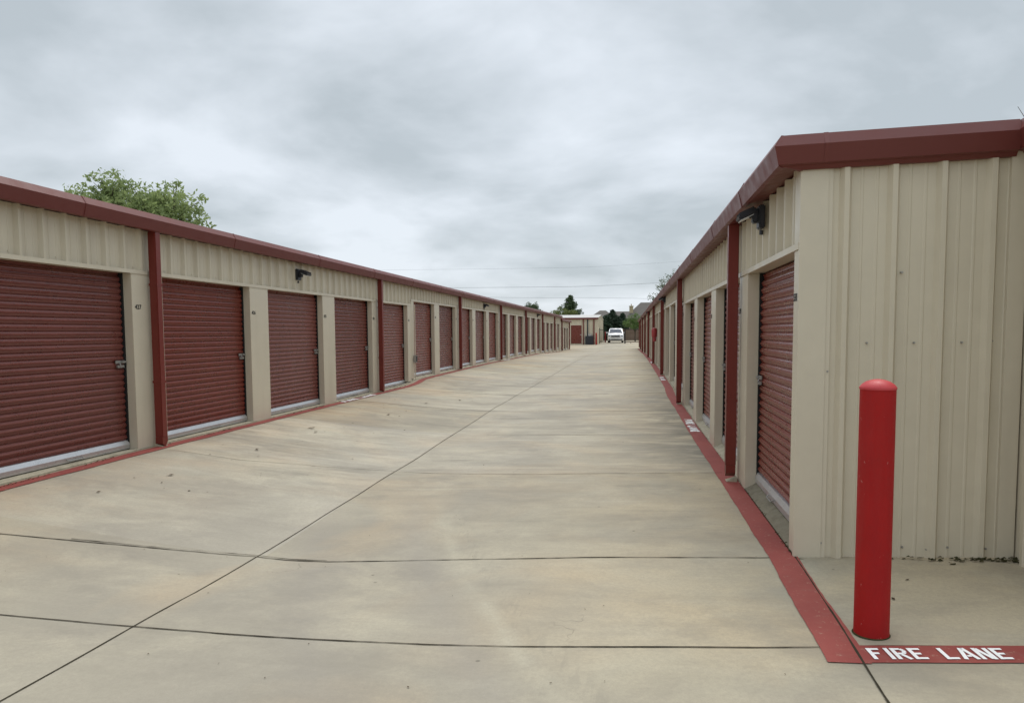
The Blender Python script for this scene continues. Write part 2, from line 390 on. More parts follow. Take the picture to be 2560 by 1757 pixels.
for k, y in enumerate((14.9, 18.1, 21.3, 24.5, 30.9, 37.3, 43.7)):
    strip('expansion_joint', [(-5.6, y - .1), (-2.7, y), (1.0, y + .04)], .017, .0045, jm, wob=.4, seed=20 + k)
strip('edge_joint', [(1.170, 5.371), (1.162, 4.832), (1.148, 4.279), (1.132, 3.861), (1.120, 3.490), (1.114, 3.287), (1.100, 2.500), (1.090, -2.000)], .010, .0065, jm, wob=.5, seed=9)

# ------------------------------------------------------------------ fire lane paint
def marking(line, wa, seed):
    return strip('fire_lane_stripe', line, wa, .006 - .002, M['stripe'], wob=.045, seed=seed)
rs = strip('fire_lane_stripe', [(1.063, 3.665), (1.067, 4.3), (1.09, 5.4), (1.085, 6.7), (1.08, 8.2), (1.066, 10.5), (1.06, 12), (1.05, 15.7), (1.0, 17.8), (1.03, 19.2), (1.04, 22.4), (1.06, 36), (1.06, 76)], .198, .0055, M['stripe'], wob=.04, seed=31)
rs['label'] = 'long red fire lane stripe along the right building'
cs = strip('fire_lane_stripe', [(1.15, 3.772), (1.9, 3.82), (7, 4.10)], .192, .0053, M['stripe'], wob=.03, seed=32)
cs['label'] = 'short red stripe across the end of the right building'
ls = strip('fire_lane_stripe', [(-5.78, 2.0), (-5.775, 6), (-5.765, 9), (-5.775, 12), (-5.76, 17), (-5.75, 18.4), (-5.67, 19.3), (-5.67, 19.7), (-5.74, 20.6), (-5.76, 22), (-5.77, 30), (-5.77, 60), (-5.77, 64)], .17, .0055, M['stripe'], wob=.07, seed=33)
ls['label'] = 'long red fire lane stripe along the left building'

ST = {  # stencil letters, strokes in a 1 x 1.25 box, stroke thickness about .22
 'F': [((.1, 0), (.1, 1.25)), ((.24, 1.14), (.85, 1.14)), ((.24, .66), (.66, .66))],
 'I': [((.14, 0), (.14, 1.25))],
 'R': [((.1, 0), (.1, 1.25)), ((.26, 1.14), (.66, 1.14), (.82, .98), (.82, .76), (.62, .62), (.26, .62)), ((.50, .52), (.88, 0))],
 'E': [((.1, 0), (.1, 1.25)), ((.24, 1.14), (.85, 1.14)), ((.24, .62), (.68, .62)), ((.24, .11), (.88, .11))],
 'L': [((.1, 0), (.1, 1.25)), ((.24, .11), (.88, .11))],
 'A': [((.04, 0), (.40, 1.25)), ((.54, 1.25), (.92, 0)), ((.36, .36), (.62, .36))],
 'N': [((.1, 0), (.1, 1.25)), ((.24, 1.2), (.74, .05)), ((.88, 0), (.88, 1.25))],
}
def fire_text(org, right, up, w, h, parent, th=.2, gap=.26):
    m = MB()
    x = 0
    word = 'FIRE LANE'
    adv = {'I': .50, ' ': .95}
    tot = sum(adv.get(c, 1.0 + gap * .9) for c in word)
    k = w / tot
    for ch in word:
        for st in ST.get(ch, []):
            for a, b in zip(st, st[1:]):
                ax, ay, bx, by = (x + a[0]) * k, a[1] / 1.25 * h, (x + b[0]) * k, b[1] / 1.25 * h
                dx, dy = bx - ax, by - ay; L = math.hypot(dx, dy); nx, ny = -dy / L * th * k * .5, dx / L * th * k * .5
                if abs(dx) < 1e-6: ext = 0
                else: ext = 0
                P = [(ax + nx, ay + ny), (ax - nx, ay - ny), (bx - nx, by - ny), (bx + nx, by + ny)]
                q = []
                for (u, v) in P:
                    X = org[0] + right[0] * u + up[0] * v; Y = org[1] + right[1] * u + up[1] * v
                    q.append((X, Y, zg(X, Y) + .0095))
                m.quad(*q)
        x += adv.get(ch, 1.0 + gap * .9)
    for f in m.bm.faces:
        f.normal_update()
        if f.normal.z < 0: f.normal_flip()
    return m.build('lettering', M['paint_white'], parent, recalc=False)
fire_text((1.190, 3.707), (.998, .062), (-.062, .998), .66, .126, cs, th=.30)
fire_text((1.000, 13.5), (0, -1), (1, 0), 1.6, .125, rs, th=.30)
fire_text((.965, 23.4), (0, -1), (1, 0), 1.6, .12, rs, th=.30)
fire_text((1.000, 34.5), (0, -1), (1, 0), 1.6, .12, rs, th=.30)
fire_text((-5.71, 14.4), (0, 1), (-1, 0), 1.9, .11, ls, th=.34)
fire_text((-5.71, 34.4), (0, 1), (-1, 0), 1.9, .11, ls, th=.34)

# ------------------------------------------------------------------ storage buildings
RP, RH = .3048, .040
def rib_profile(a0, a1, phase=0):
    """(along, out) points of a ribbed wall sheet between a0 and a1"""
    out = [(a0, 0)]
    k = math.floor((a0 - phase) / RP) - 1
    while phase + k * RP < a1 + RP:
        c = phase + k * RP
        for d, h in ((-.040, 0), (-.016, RH), (.016, RH), (.040, 0), (.093, 0), (.099, .004), (.111, .004), (.117, 0), (.190, 0), (.196, .004), (.208, .004), (.214, 0)):
            if a0 + .002 < c + d < a1 - .002: out.append((c + d, h))
        k += 1
    out.append((a1, 0)); return out
def ribbed(m, a0, a1, z0, z1, place, phase=0):
    """place(along, out) -> (x, y); z0, z1 numbers or functions of along"""
    f0 = z0 if callable(z0) else (lambda a: z0); f1 = z1 if callable(z1) else (lambda a: z1)
    pr = rib_profile(a0, a1, phase)
    rows = []
    for a, o in pr:
        x, y = place(a, o); rows.append([(x, y, f0(a)), (x, y, f1(a))])
    m.sweep(rows, close=False, caps=False)

DW, DP = 2.22, .0735
def door_parts(side, w, h, name='roll_up_door'):
    """shutter in local coordinates: origin bottom centre of its face, opening along y, side=+1 faces +x (left building)"""
    m = MB(); n = int((h + .25) / DP) + 1
    prof = []
    for i in range(n):
        z = .10 + i * DP
        for f, d in ((0, -.002), (.07, -.013), (.16, -.013), (.24, -.002), (.50, .003), (.56, .011), (.72, .012), (.80, .003)):
            prof.append((z + f * DP, d))
    prof = [(z, d) for z, d in prof if z <= h + .2]
    rows = []
    for z, d in prof:
        if z > h - .22: d -= (z - (h - .22)) ** 2 * .9
        rows.append([(side * d, -w / 2 + .02, z), (side * d, w / 2 - .02, z)])
    m.sweep(rows, close=False, caps=False)
    d = m.build(name, M['door'], local=True, smooth=24)
    b = MB()
    pts = [(-.02, .0), (.030, .0), (.034, .052), (.014, .098), (-.02, .104)]
    b.prism([(side * x, z + .012) for x, z in pts], 'y', -w / 2 + .015, w / 2 - .015)
    bb = b.build('bottom_bar', M['alu'], d, local=True)
    k = MB()
    for yy, ww in ((w * .08, .12),):
        k.tube([(side * .036, yy - ww, .045), (side * .058, yy - ww * .8, .03), (side * .058, yy + ww * .8, .03), (side * .036, yy + ww, .045)], .006, 6)
    k.build('pull_handle', M['steel'], d, local=True)
    l = MB()
    a, c = sorted((side * .012, side * .024))
    l.box(a, c, w / 2 - .19, w / 2 - .03, 1.045, 1.083, .003)
    a, c = sorted((side * .012, side * .034)); l.box(a, c, w / 2 - .17, w / 2 - .05, .995, 1.028, .003)
    a, c = sorted((side * .024, side * .046)); l.box(a, c, w / 2 - .10, w / 2 - .02, 1.052, 1.076, .004)
    l.tube([(side * .03, w / 2 - .13, 1.05), (side * .04, w / 2 - .13, 1.035), (side * .04, w / 2 - .13, 1.01)], .006, 6)
    l.build('latch', M['steel'], d, local=True)
    return d

def wedge_gutter(name, x_out, side, ya, yb, ztop, parent, wall_x, mitre=None):
    """eave trim: side=+1 the open air is at +x"""
    m = MB()
    n = 14
    rings = []
    for i in range(n + 1):
        y = lerp(ya, yb, i / n); T = ztop(y)
        rings.append([(x_out - side * .050, y, T), (x_out, y, T - .078), (x_out - side * .032, y, T - .205), (x_out - side * .06, y, T - .215),
                      (wall_x + side * .012, y, T - .19), (wall_x - side * .05, y, T - .17), (wall_x - side * .05, y, T + .002), (x_out - side * .12, y, T - .001)])
    if mitre: rings[0] = [(p[0], mitre[k], p[2]) for k, p in enumerate(rings[0])]
    m.sweep(rings)
    y = ya + 1.6
    while y < yb:                                                       # lap seams
        T = ztop(y); e = .004
        m.sweep([[(x_out - side * .050 + side * e, yy, T + e), (x_out + side * e, yy, T - .078), (x_out - side * .032 + side * e, yy, T - .205 - e), (x_out - side * .06, yy, T - .21)] for yy in (y, y + .03)])
        y += 3.05
    return m.build(name, M['red_trim'], parent)

_txt = {}
def number_mesh(s, size):
    if s in _txt: return _txt[s]
    cu = bpy.data.curves.new('n', 'FONT'); cu.body = s; cu.size = size; cu.extrude = .0006; cu.offset = size * .02
    cu.align_x = 'LEFT'; cu.space_character = 1.05
    o = bpy.data.objects.new('n', cu); C.objects.link(o)
    dg = bpy.context.evaluated_depsgraph_get()
    me = bpy.data.meshes.new_from_object(o.evaluated_get(dg)); me.name = 'unit_number'
    bpy.data.objects.remove(o); me.materials.clear(); me.materials.append(M['ink'])
    _txt[s] = me; return me

def sill(side, xf, a, b, z, root):
    m = MB(); rows = []; n = max(2, int((b - a) / .25))
    for i in range(n + 1):
        y = lerp(a, b, i / n); zf = zg(xf, y)
        rows.append([(xf + side * .002, y, zf - .05), (xf + side * .002, y, zf + .016), (xf - side * .02, y, zf + .026), (xf - side * .112, y, z)])
    m.sweep(rows, close=False, caps=False); m.build('sill', M['slab'], root)

def gutter_pipe(m, xw, side, y, z0, z1, w=.105, d=.105):
    """box downspout standing off the wall, pointed kick-out at the foot"""
    x0 = xw + side * .035; x1 = xw + side * (.035 + d)
    a, b = sorted((x0, x1))
    m.box(a, b, y - w / 2, y + w / 2, z0 + .12, z1, .008)
    m.prism([(y - w / 2, z0 + .125), (y + w / 2, z0 + .125), (y + w / 2, z0 + .07), (y + .005, z0), (y - w / 2, z0 + .045)], 'x', a + .003, b - .003)
    for zz in (lerp(z0, z1, .3), lerp(z0, z1, .75)):
        c = MB()
        m.box(min(xw + side * .03, x1 + side * .003), max(xw + side * .03, x1 + side * .003), y - w / 2 - .003, y + w / 2 + .003, zz, zz + .03)

def storage(root, side, xf, openings, sections, depth, ztop, x_out, numbers, y0, y1, pipes, door_h=2.13, proto=None):
    """side=+1: front faces +x.  openings: list of (ya, yb); sections: (ya, yb, floor z) """
    def floor(y):
        for a, b, z in sections:
            if a <= y < b: return z
        return sections[-1][2]
    rec = .13
    xd = xf - side * rec
    back = xf - side * depth
    # slab
    for a, b, z in sections:
        m = MB(); p, q = sorted((xf - side * .11, back)); m.box(p, q, a, b, z - .5, z - .001)
        m.build('foundation_slab', M['slab'], root)
        sill(side, xf, a, b, z, root)
    # header sheets
    for a, b, z in sections:
        m = MB()
        A, B = max(a, y0), min(b, y1)
        ribbed(m, A, B, z + door_h - .004, lambda y: ztop(y) - .19, lambda s_, o: (xf - side * .032 + side * o, s_), phase=.1)
        yy = A + .12
        while yy < min(B, A + 20):
            p, q = sorted((xf - side * .034, xf - side * .024)); m.box(p, q, yy, yy + .010, z + door_h + .035, z + door_h + .045)
            yy += .61
        m.build('header_panel', M['beige'], root, recalc=True)
        m = MB()
        p, q = sorted((xf - side * .15, xf + side * .006)); m.box(p, q, A + .004, B - .004, z + door_h - .036, z + door_h)
        p, q = sorted((xf + side * .004, xf + side * .010)); m.box(p, q, A + .004, B - .004, z + door_h - .04, z + door_h + .005)
        m.build('header_trim', M['beige2'], root)
    # pillars
    edges = [y0] + [e for o in openings for e in o] + [y1]
    for i in range(0, len(edges), 2):
        a, b = edges[i], edges[i + 1]
        if b - a < .02: continue
        za = floor(a + .01); zb = floor(b - .01)
        m = MB(); p, q = sorted((xf, xf - side * (rec + .06)))
        if abs(za - zb) > .01:
            cut = [s_[0] for s_ in sections if a < s_[0] < b][0]
            m.box(p, q, a, cut - .001, za, za + door_h - .037, .004); m.box(p, q, cut + .001, b, zb, zb + door_h - .037, .004)
            p2, q2 = sorted((xf + side * .0, xf - side * .1)); m.box(p2, q2, a, b, min(za, zb) - .01, min(za, zb) + .06)
        else:
            m.box(p, q, a, b, min(za, zg(xf, a) + .012), za + door_h - .037, .004)
        if a < 30:
            s1, s2 = sorted((xf - side * .06, xf - side * .066))
            for zz in (.12, .95, 1.75): m.box(s1 - .004, s2 + .004, a - .003, a + .002, za + zz, za + zz + .010)
        m.build('pillar', M['beige2'], root)
    # doors
    for i, (a, b) in enumerate(openings):
        z = floor((a + b) / 2)
        if proto is None:
            proto = door_parts(side, b - a, door_h); d = proto
            d.parent = root
        else:
            d = copy_tree(proto, root)
        d.location = Vector((xd, (a + b) / 2, z + H)) - root.location
        for e in (a, b):
            u, v = (e - .004, e + .028) if e == a else (e - .028, e + .004)
            m = MB(); p, q = sorted((xd - side * .03, xd + side * .022)); m.box(p, q, u, v, z, z + door_h - .04)
            m.build('guide_rail', M['black'], root)
        m = MB(); p, q = sorted((xd - side * .05, xd - side * .07)); m.box(p, q, a - .05, b + .05, z - .02, z + door_h + .1)
        m.build('door_backing', M['black'], root)
        if i < len(numbers) and numbers[i]:
            txt, yy = numbers[i]
            me = number_mesh(txt, .075)
            o = bpy.data.objects.new('unit_number', me); C.objects.link(o); o.parent = root
            o.rotation_euler = (R(90), 0, R(90) if side > 0 else R(-90))
            o.location = Vector((xf + side * .0035, yy, z + 1.70 + H)) - root.location
    # body behind the fronts
    m = MB(); p, q = sorted((xd - side * .09, back)); m.box(p, q, y0 + .02, y1, min(s_[2] for s_ in sections), max(s_[2] for s_ in sections) + door_h)
    zt = min(ztop(y0), ztop(y1)) - .22
    p2, q2 = sorted((xf - side * .05, back)); m.box(p2, q2, y0 + .03, y1 - .01, max(s_[2] for s_ in sections) + door_h + .002, zt)
    m.build('wall', M['beige'], root)
    wedge_gutter('gutter', x_out, side, y0 - .06, y1 + .05, ztop, root, xf)
    # roof
    m = MB(); rid = lerp(xf, back, .5)
    rise = abs(rid - xf) * .03
    n = 2; rings = []
    for y in (y0 - .05, y1 + .05):
        T = ztop(y)
        rings.append([(xf - side * .04, y, T - .03), (xf - side * .04, y, T + .004), (rid, y, T + rise), (back - side * .05, y, T + .004), (back - side * .05, y, T - .03), (rid, y, T - .06)])
    m.sweep(rings); m.build('roof', M['roof'], root)
    for y in pipes:
        m = MB(); gutter_pipe(m, xf, side, y, floor(y) - .02, ztop(y) - .20)
        m.build('downspout', M['red_pipe'], root)
        m = MB(); zf = zg(xf + side * .15, y)
        p, q = sorted((xf + side * .02, xf + side * .20)); 
        m.prism([(p, zf - .02), (q, zf - .02), (q if side < 0 else p, zf + .075), (lerp(p, q, .5), zf + .05)] if False else [(xf + side * .02, zf - .02), (xf + side * .13, zf - .02), (xf + side * .13, zf + .012), (xf + side * .02, zf + .05)], 'y', y - .055, y + .055)
        m.build('splash_block', M['slab'], root)
    return proto

XL, XR = -5.893, 1.167
topL = lambda y: 1.472 - (y - 5) * .0013
topR = lambda y: 1.312 - (y - 5) * .0020
# left building
lb = empty('storage_building', (-10.4, 34, -1.45), 'long beige storage building with red roll-up doors along the left side of the lane', 'building')
opL = [(3.09 + 2.82 * k, 5.31 + 2.82 * k) for k in range(0, 22)]
opL = [(a, b) for a, b in opL if b < 65.2]
numsL = [None] + [(str(427 - k), opL[k + 1][1] + .05) for k in range(0, 12)]
pipesL = [8.47 + 8.485 * k for k in range(0, 7)]
secL = [(2.6, 19.72, -1.393), (19.72, 51.2, -1.262), (51.2, 65.4, -1.47)]
protoL = storage(lb, 1, XL, opL, secL, 9.2, topL, -5.70, numsL, 2.6, 65.4, pipesL, 2.165)
# lower building further along on the left
lb2 = empty('storage_building', (-10.4, 70.8, -1.75), 'small lower storage building at the far end of the left row', 'building')
opL2 = [(66.1 + 2.82 * k, 68.32 + 2.82 * k) for k in range(3)]
storage(lb2, 1, XL, opL2, [(65.5, 76.0, -1.74)], 9.2, lambda y: 1.12, -5.70, [], 65.5, 76.0, [66.0, 74.6], 2.13, proto=protoL)
# right building
rb = empty('storage_building', (5.7, 40, -1.5), 'long beige storage building with ribbed end wall on the right side of the lane', 'building')
opR = [(5.56, 7.62)] + [(8.17 + 2.7 * k, 10.32 + 2.7 * k) for k in range(0, 26)]
opR = [(a, b) for a, b in opR if b < 78]
secR = [(5.40, 16.42, -1.523), (16.42, 50, -1.375), (50, 78.2, -1.54)]
pipesR = [8.06 + 8.1 * k for k in range(0, 9)]
numsR = [('530', 5.555)] + [(str(529 - k), 8.16 + 2.7 * k) for k in range(0, 4)]
protoR = door_parts(-1, 2.06, 2.12)
protoR.parent = rb
# first (narrower) opening uses its own shutter, the rest share a 2.15 m one
protoR2 = door_parts(-1, 2.15, 2.12)
protoR2.parent = rb
storage(rb, -1, XR, opR[1:], secR, 9.0, topR, .968, numsR[1:], 7.62, 78.2, pipesR, 2.12, proto=protoR2)
bpy.data.objects.remove(protoR2.children[0]) if False else None
z1 = secR[0][2]
protoR.location = Vector((XR + .13, (5.56 + 7.62) / 2, z1 + H)) - rb.location
# the loose prototype becomes nothing: move it on top of an opening by deleting it
for ch in list(protoR2.children): bpy.data.objects.remove(ch)
bpy.data.objects.remove(protoR2)
# near bay of the right building (corner post, header, first shutter)
m = MB(); ribbed(m, 5.40, 7.62, z1 + 2.12 - .004, lambda y: topR(y) - .19, lambda s_, o: (XR + .032 - o, s_), phase=.1); m.build('header_panel', M['beige'], rb)
m = MB(); m.box(XR - .006, XR + .15, 5.402, 7.62, z1 + 2.084, z1 + 2.12); m.box(XR - .010, XR - .004, 5.402, 7.62, z1 + 2.08, z1 + 2.125); m.build('header_trim', M['beige2'], rb)
m = MB(); m.box(XR, XR + .19, 5.40, 5.56, -1.605, z1 + 2.083, .004); m.build('corner_post', M['beige2'], rb)
for a, b in ((5.556, 5.588), (7.592, 7.624)):
    m = MB(); m.box(XR + .108, XR + .16, a, b, z1, z1 + 2.08); m.build('guide_rail', M['black'], rb)
m = MB(); m.box(XR + .18, XR + .20, 5.5, 7.66, z1 - .02, z1 + 2.2); m.build('door_backing', M['black'], rb)
sill(-1, XR, 5.42, 7.625, z1, rb)
m = MB(); m.box(XR + .11, 9, 5.45, 7.625, z1 - .5, z1 - .002); m.build('foundation_slab', M['slab'], rb)
me = number_mesh('530', .075); o = bpy.data.objects.new('unit_number', me); C.objects.link(o); o.parent = rb
o.rotation_euler = (R(90), 0, R(-90)); o.location = Vector((XR - .0035, 5.548, .205 + H)) - rb.location
# end wall (faces the camera) and the jog that comes forward at its right
YE = 5.38; XJ = 2.575; YJ = 4.25; XE = 10.2
rake = lambda x: topR(5.4) - .002 + (x - 1.0) * .026
m = MB(); ribbed(m, XR + .17, XJ, -1.60, lambda x: rake(x) - .19, lambda s_, o: (s_, YE + .012 - o), phase=1.455 - RP)
ribbed(m, YJ, YE + .01, -1.60, lambda y: rake(XJ) - .19, lambda s_, o: (XJ + .012 - o, s_), phase=4.6)
ribbed(m, XJ, XE, -1.60, lambda x: rake(min(x, 5.6)) - .19, lambda s_, o: (s_, YJ + .012 - o), phase=.1)
m.build('end_wall', M['beige'], rb)
m = MB()
m.box(XR - .007, XR + .175, YE - .006, YE + .03, -1.602, rake(1.2) - .17)               # corner trim, end face
m.box(XR - .004, XR + .03, YE - .003, YE + .17, z1 + 2.127, topR(5.4) - .17)            # corner trim, lane face above the header
m.box(XR + .175, XR + .205, YE - .0, YE + .03, -1.60, rake(1.2) - .17)
m.box(XJ - .105, XJ + .0, YE - .022, YE + .02, -1.602, rake(XJ) - .18)                 # inner corner trim
m.box(XJ - .022, XJ + .1, YJ - .022, YJ + .02, -1.602, rake(XJ) - .18)
m.build('corner_trim', M['beige2'], rb)
m = MB(); m.box(XR + .20, XE, YE + .05, 7.8, -1.6, 1.15); m.box(XJ + .06, XE, YJ + .05, YE + .06, -1.6, 1.15); m.build('wall', M['beige'], rb)
def rake_trim(m, x0, x1, yw, zf, mitre=None):
    rings = []
    for i in range(9):
        x = lerp(x0, x1, i / 8); T = zf(x)
        rings.append([(x, yw - .055, T), (x, yw - .10, T - .078), (x, yw - .072, T - .195), (x, yw - .045, T - .205), (x, yw - .03, T - .23), (x, yw + .03, T - .23), (x, yw + .05, T + .003)])
    if mitre: rings[0] = [(x0 + mitre[k], p[1], p[2]) for k, p in enumerate(rings[0])]
    m.sweep(rings)
m = MB()
rake_trim(m, .968, XJ - .085, YE, rake, mitre=[.05, 0, .032, .06, .20, .20, .14])
rake_trim(m, XJ - .085, 6, YJ, rake)
xa = XJ - .085
rings = []
for y in (YJ - .08, YE + .02):
    T = rake(XJ) + .002
    rings.append([(XJ - .065, y, T), (XJ - .10, y, T - .075), (XJ - .08, y, T - .195), (XJ - .045, y, T - .205), (XJ - .03, y, T - .23), (XJ + .03, y, T - .23), (XJ + .05, y, T + .003)])
m.sweep(rings)
m.sweep([[(x, YE - .053, rake(x) + .003), (x, YE - .103, rake(x) - .078), (x, YE - .074, rake(x) - .197), (x, YE - .05, rake(x) - .1)] for x in (1.29, 1.32)])
m.build('rake_trim', M['red_trim'], rb)
# eave trim of the near bay
wedge_gutter('gutter', .968, -1, 5.33, 7.57, topR, rb, XR, mitre=[YE - .055, YE - .10, YE - .072, YE - .045, YE - .03, YE - .02, YE - .02, YE - .03])
m = MB()
m.sweep([[(1.18, y, rake(1.1) - .03), (1.18, y, rake(1.1) + .004), (5.6, y, rake(5.6)), (XE, y, rake(1.1)), (XE, y, rake(1.1) - .05), (5.6, y, rake(5.6) - .08)] for y in (YE - .03, 7.6)])
m.sweep([[(XJ, y, rake(XJ) - .03), (XJ, y, rake(XJ) + .004), (5.6, y, rake(5.6) + .002), (XE, y, rake(1.1)), (XE, y, rake(1.1) - .05), (5.6, y, rake(5.6) - .08)] for y in (YJ - .03, YE - .03)])
m.build('roof', M['roof'], rb)
m = MB()
for x, z in ((1.362, -.285), (1.615, -.09), (1.915, -.09), (2.075, -.095), (2.215, -.088), (2.40, -.08)):
    m.box(x - .006, x + .006, YE - .006, YE + .02, z - .006, z + .006, .002)
for x, z in ((1.345, -1.49), (1.88, -1.50), (2.035, -1.51), (2.17, -1.49), (2.41, -1.49), (1.60, -1.49)):
    m.box(x - .006, x + .006, YE - .006, YE + .02, z - .006, z + .006, .002)
m.box(1.815, 1.83, YE - .008, YE + .02, .38, .39)
m.build('screw', M['steel'], rb)
# sealant line and rubbish at the foot of the end wall
m = MB(); 
xs = [XR - .01 + i * .05 for i in range(30)]
m.sweep([[(x, YE - .02 + random.uniform(-.006, .004), -1.597), (x, YE - .045 + random.uniform(-.008, .008), -1.5955)] for x in xs if x < XJ], close=False, caps=False)
m.build('base_seal', M['moss'], rb)

# ------------------------------------------------------------------ lamps on the walls
def wall_lamp(x, y, z, side, label):
    r = empty('wall_lamp', (x, y, z), label, 'wall lamp', 'black flood lamps under the eaves')
    def b(m, x0, x1, *a, **k):
        p, q = sorted((side * x0, side * x1)); m.box(p, q, *a, **k)
    m = MB(); b(m, 0, .05, -.075, .075, -.11, .09, bev=.01); b(m, .05, .10, -.045, .045, -.06, .05, bev=.01)
    m.build('mount', M['lamp'], r, local=True)
    m = MB(); m.tube([(side * .08, 0, -.01), (side * .10, .01, .01), (side * .12, .02, .0)], .02, 8); m.build('arm', M['lamp'], r, local=True)
    g = MB(); b(g, -.02, .15, -.10, .10, -.02, .022, bev=.01)
    for k in range(6): b(g, .0, .13, -.09 + k * .035, -.08 + k * .035, .022, .04)
    h = g.build('lamp_head', M['lamp'], r, local=True)
    h.location = (side * .075, .05, .045); h.rotation_euler = (0, R(24) * side, 0)
    g = MB(); b(g, .0, .14, -.088, .088, -.026, -.0195)
    g.build('lens', M['lens'], h, local=True)
    g = MB(); g.tube([(side * .02, 0, -.12), (side * .02, 0, -.16)], .016, 8); g.build('sensor', M['lamp'], r, local=True)
    return r
wall_lamp(XL + .01, 12.65, 1.06, 1, 'black flood lamp under the left eave above door 425')
wall_lamp(XL + .01, 30.1, 1.08, 1, 'second black flood lamp along the left eave')
wall_lamp(XL + .01, 48.3, 1.08, 1, 'farthest black flood lamp on the left building')
for y, lab in ((6.78, 'near black flood lamp under the right eave beside the corner'), (23.9, 'second black flood lamp along the right eave'), (40.6, 'third black flood lamp along the right eave'), (57, 'farthest black flood lamp under the right eave')):
    wall_lamp(XR - .005, y, .99, -1, lab)

# electrical outlet box and conduit on the left building
r = empty('outlet_box', (XL + .02, 19.93, -.95), 'small grey outlet box with conduit on the left pillar by the step', 'outlet box')
m = MB(); m.box(0, .07, -.06, .06, .12, .32, .006); m.build('box', M['steel'], r, local=True)
m = MB(); m.box(.07, .078, -.045, .045, .14, .30, .003); m.build('cover', M['ink'], r, local=True)
m = MB(); m.tube([(.03, 0, -.35), (.03, 0, .12)], .014, 8); m.tube([(.03, 0, .32), (.03, 0, 1.72)], .012, 8); m.build('conduit', M['beige2'], r, local=True)
# extinguisher on the right building
r = empty('fire_extinguisher', (XR - .02, 30.9, -.42), 'red covered fire extinguisher hanging on the right building pillar', 'fire extinguisher')
m = MB(); m.lathe([(.055, 0), (.07, .015), (.07, .30), (.055, .34), (.03, .37)], -.07, 0, 20); m.build('cylinder', M['extinguisher'], r, local=True, smooth=40)
m = MB(); m.lathe([(.105, .18), (.11, .2), (.115, .46), (.09, .53), (.02, .56)], -.08, 0, 20); m.build('cover', M['extinguisher'], r, local=True, smooth=40)
m = MB(); m.box(-.03, .01, -.05, .05, .1, .5); m.build('bracket', M['steel'], r, local=True)

# ------------------------------------------------------------------ bollards
BX, BY = 1.272, 4.04
def bollard_obj(x, y, label, h=1.40, seg=48):
    z = zg(x, y)
    r = empty('bollard', (x, y, z), label, 'bollard', 'red steel bollards')
    m = MB(); m.lathe([(.0865, -.02), (.087, .02), (.0862, .03), (.0855, h - .05), (.0855, h)], 0, 0, seg); m.build('sleeve', M['bollard'], r, local=True, smooth=40)
    m = MB()
    m.lathe([(.0880, h - .006), (.089, h + .002), (.087, h + .007), (.076, h + .020), (.057, h + .034), (.031, h + .043), (.010, h + .046)], 0, 0, seg)
    m.build('cap', M['bollard_cap'], r, local=True, smooth=50)
    m = MB(); m.lathe([(.094, .001), (.092, .004), (.0875, .006)], 0, 0, seg); m.build('base_ring', M['moss'], r, local=True, smooth=50)
    return r
bollard_obj(BX, BY, 'tall red bollard in front of the right building corner', 1.295)
bollard_obj(-3.66, 86.9, 'red bollard at the corner of the far cross building', 1.35, 16)
bollard_obj(-2.95, 98.5, 'red bollard behind the gate, left of the white car', 1.35, 16)

# ------------------------------------------------------------------ far cross building
fb = empty('storage_building', (-12, 97, -1.5), 'beige metal building closing the far end of the lane, with one red door', 'building')
xa, xb, ya, yb = -22.0, -3.53, 88.0, 106.5; zb = -1.53; ze = 1.60
m = MB(); ribbed(m, xa, xb, zb, ze, lambda s_, o: (s_, ya - o), phase=.1)
ridge = lambda y: ze + (1 - abs(y - 97.25) / 9.25) * .52
ribbed(m, ya, yb, zb, ridge, lambda s_, o: (xb + o, s_), phase=.2)
m.box(xa, xb - .03, ya + .05, yb - .05, zb, ze - .02); m.build('wall', M['beige'], fb)
m = MB(); m.sweep([[(x, ya - .12, ze - .01), (x, ya - .12, ze + .04), (x, 97.25, ze + .56), (x, yb + .12, ze + .04), (x, yb + .12, ze - .01), (x, 97.25, ze + .50)] for x in (xa - .1, xb + .10)]); m.build('roof', M['roof'], fb)
m = MB(); m.box(xa, xb + .08, ya - .19, ya - .125, ze - .17, ze + .03); m.build('gutter', M['red_trim'], fb)
m = MB(); m.box(-6.68, -5.42, ya - .045, ya - .032, zb + .12, zb + 2.26)
for k in range(27): m.box(-6.68, -5.42, ya - .055, ya - .044, zb + .14 + k * .078, zb + .18 + k * .078)
d = m.build('roll_up_door', M['door'], fb)
m = MB(); m.box(-5.60, -5.40, ya - .07, ya - .05, zb + 1.13, zb + 1.18); m.build('latch', M['alu'], d)
m = MB(); m.box(-6.80, -6.69, ya - .05, ya + .02, zb, zb + 2.4); m.box(-5.41, -5.28, ya - .05, ya + .02, zb, zb + 2.4); m.box(-6.80, -5.28, ya - .055, ya + .02, zb + 2.28, zb + 2.41); m.build('door_frame', M['beige2'], fb)
for x in (-5.22, -3.98):
    m = MB(); m.box(x - .055, x + .055, ya - .15, ya - .04, zb + .02, ze - .15); m.build('downspout', M['red_pipe'], fb)
m = MB(); m.tube([(-4.72, ya - .09, zb + .9), (-4.72, ya - .09, ze - .2)], .075, 8); m.build('conduit', M['bin'], fb)
m = MB(); m.box(-3.50, -3.44, 96.9, 97.6, 1.55, 1.80); m.build('gable_vent', M['steel'], fb)
r = empty('utility_cabinet', (-4.42, 87.5, -1.5), 'dark grey utility cabinet against the far building wall', 'cabinet')
m = MB(); m.box(-.52, .42, -.35, .35, 0, .98, .02)
m.build('body', M['bin'], r, local=True)
m = MB(); 
for k in range(5): m.box(-.46 + k * .17, -.34 + k * .17, -.362, -.349, .12, .86, .003)
m.build('louvre', M['lamp'], r, local=True)
